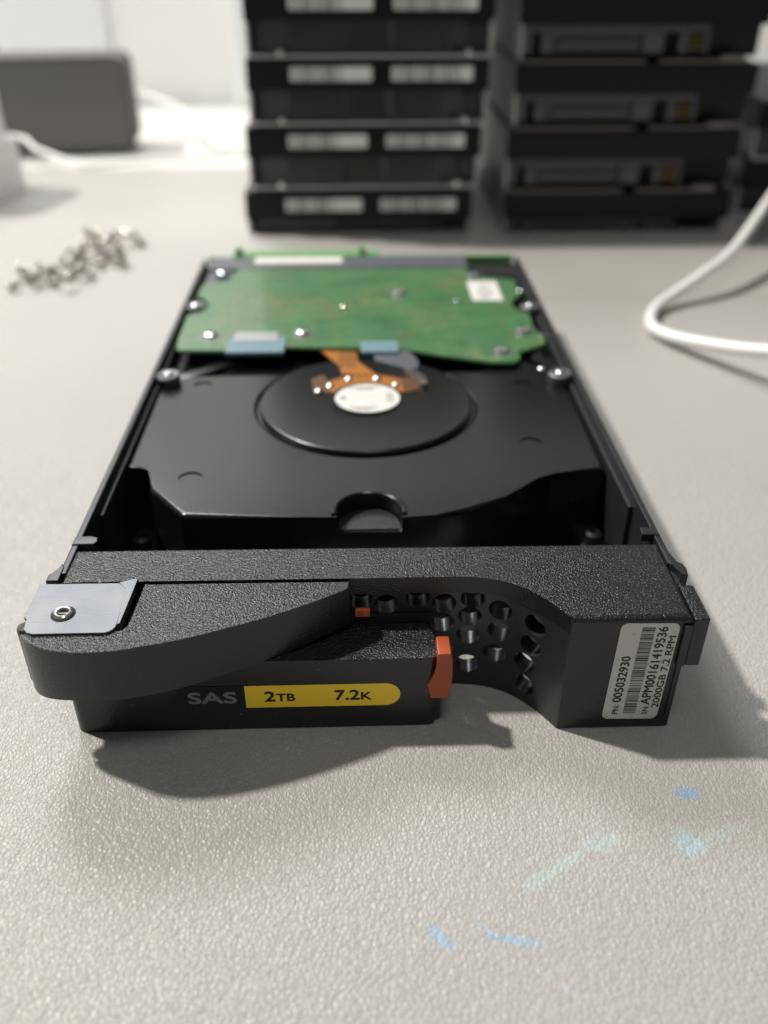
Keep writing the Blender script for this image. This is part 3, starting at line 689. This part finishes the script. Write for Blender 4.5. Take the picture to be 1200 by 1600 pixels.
proto = obj('small_screw', s, M['pile_screw'])
proto.data.name = 'small_screw'
xs_ = sorted(range(len(PILE)), key=lambda i: PILE[i][0])
for i, (x, y) in enumerate(PILE):
    o = proto if i == 0 else proto.copy()
    if i: C.objects.link(o)
    st = random.random()
    if st < .3: rot = (0, math.pi+random.uniform(-.15, .15), random.uniform(0, 6.28)); z = 6.5
    else: rot = (math.pi/2+.18, 0, random.uniform(0, 6.28)); z = 2.8
    if st > .8: z += 2.6
    if st < .3: rot = (0, 0, 0); z = .0; rot = (math.pi, 0, 0); z = 6.5
    o.scale = (.76, .76, .76); o.rotation_euler = rot; o.location = (x*S, y*S, z*S)
    tag(o, 'small silver screw in the loose pile on the mat', 'screw', 'small silver screws in the loose pile')
# white cable at the right
cb_ = nb(); tube(cb_, [(262, 470, 60), (225, 432, 44), (190, 398, 30), (146.0, 337.2, 14), (129.0, 320.7, 9), (117.6, 312.8, 5), (109.2, 305.7, 3), (104.6, 299.0, 2.4), (101.5, 291.3, 2.3), (100.3, 283.4, 2.6), (102.7, 274.9, 3.2), (107.4, 266.4, 4.6), (114.9, 253.9, 7.5), (121.6, 242.5, 11), (129.6, 232.1, 14.5), (144.1, 217.0, 20), (166.5, 201.2, 26)], 2.0, 16, 8)
tag(obj('cable', cb_, M['white'], smooth=80), 'thick white cable curving over the mat at the right of the hard drive', 'cable')
c2_ = nb(); tube(c2_, [(-330, 560, 12), (-214, 572, 14), (-190, 562, 8), (-162, 546, 3.0), (-143, 548, 2.4), (-120, 560, 2.4), (-90, 572, 2), (-50, 578, 2), (0, 590, 2)], 1.5, 14, 8)
tag(obj('cable', c2_, M['white'], smooth=80), 'white cable lying along the back edge of the mat before the dark grey box', 'cable')
c3_ = nb(); tube(c3_, [(-150, 660, 25), (-135, 655, 22), (-118, 640, 18), (-104, 622, 9), (-84, 600, 2.5), (-50, 596, 1.5), (10, 610, 1.5)], 1.9, 14, 8)
tag(obj('cable', c3_, M['white'], smooth=80), 'pale cable arching down behind the dark grey box to the desk', 'cable')
# grey box
gb = empty('grey_box', 'dark grey fabric-fronted box with rounded corners at the back left', 'speaker', (-185, 590, 0), math.radians(7))
b = nb(); merge(b, prism(nb(), rrect(-62, 47, 1, 54, 7, 6), 0, 40, 1.2, 3, 'all'), Matrix(((1, 0, 0, 0), (0, 0, 1, 0), (0, 1, 0, 0), (0, 0, 0, 1)))); bmesh.ops.recalc_face_normals(b, faces=b.faces[:])
obj('cabinet', b, M['fabric'], gb)
b = nb(); merge(b, prism(nb(), rrect(-59, 44, 4, 51, 5, 6), -1.2, 0, .4, 2, 'bottom'), Matrix(((1, 0, 0, 0), (0, 0, 1, 0), (0, 1, 0, 0), (0, 0, 0, 1)))); bmesh.ops.recalc_face_normals(b, faces=b.faces[:])
obj('grille', b, M['fabric'], gb)
# white housing at the left frame edge
wh = empty('white_housing', 'white plastic adapter housing with grey vents, cut by the left frame edge', 'adapter', (-223, 455, 0), math.radians(-14))
b = nb(); prism(b, rrect(-60, 34, -6, 60, 12, 6), .1, 27, 3.5, 4, 'all'); obj('base', b, M['white'], wh)
b = nb(); prism(b, rrect(-60, 30, 0, 56, 10, 6), 26, 66, 5, 4, 'top'); obj('body', b, M['white'], wh)
b = nb()
for i in range(3): box(b, 8+i*7, 12+i*7, -6.3, -5.5, 8, 20, .3)
obj('vent', b, M['alu'], wh)
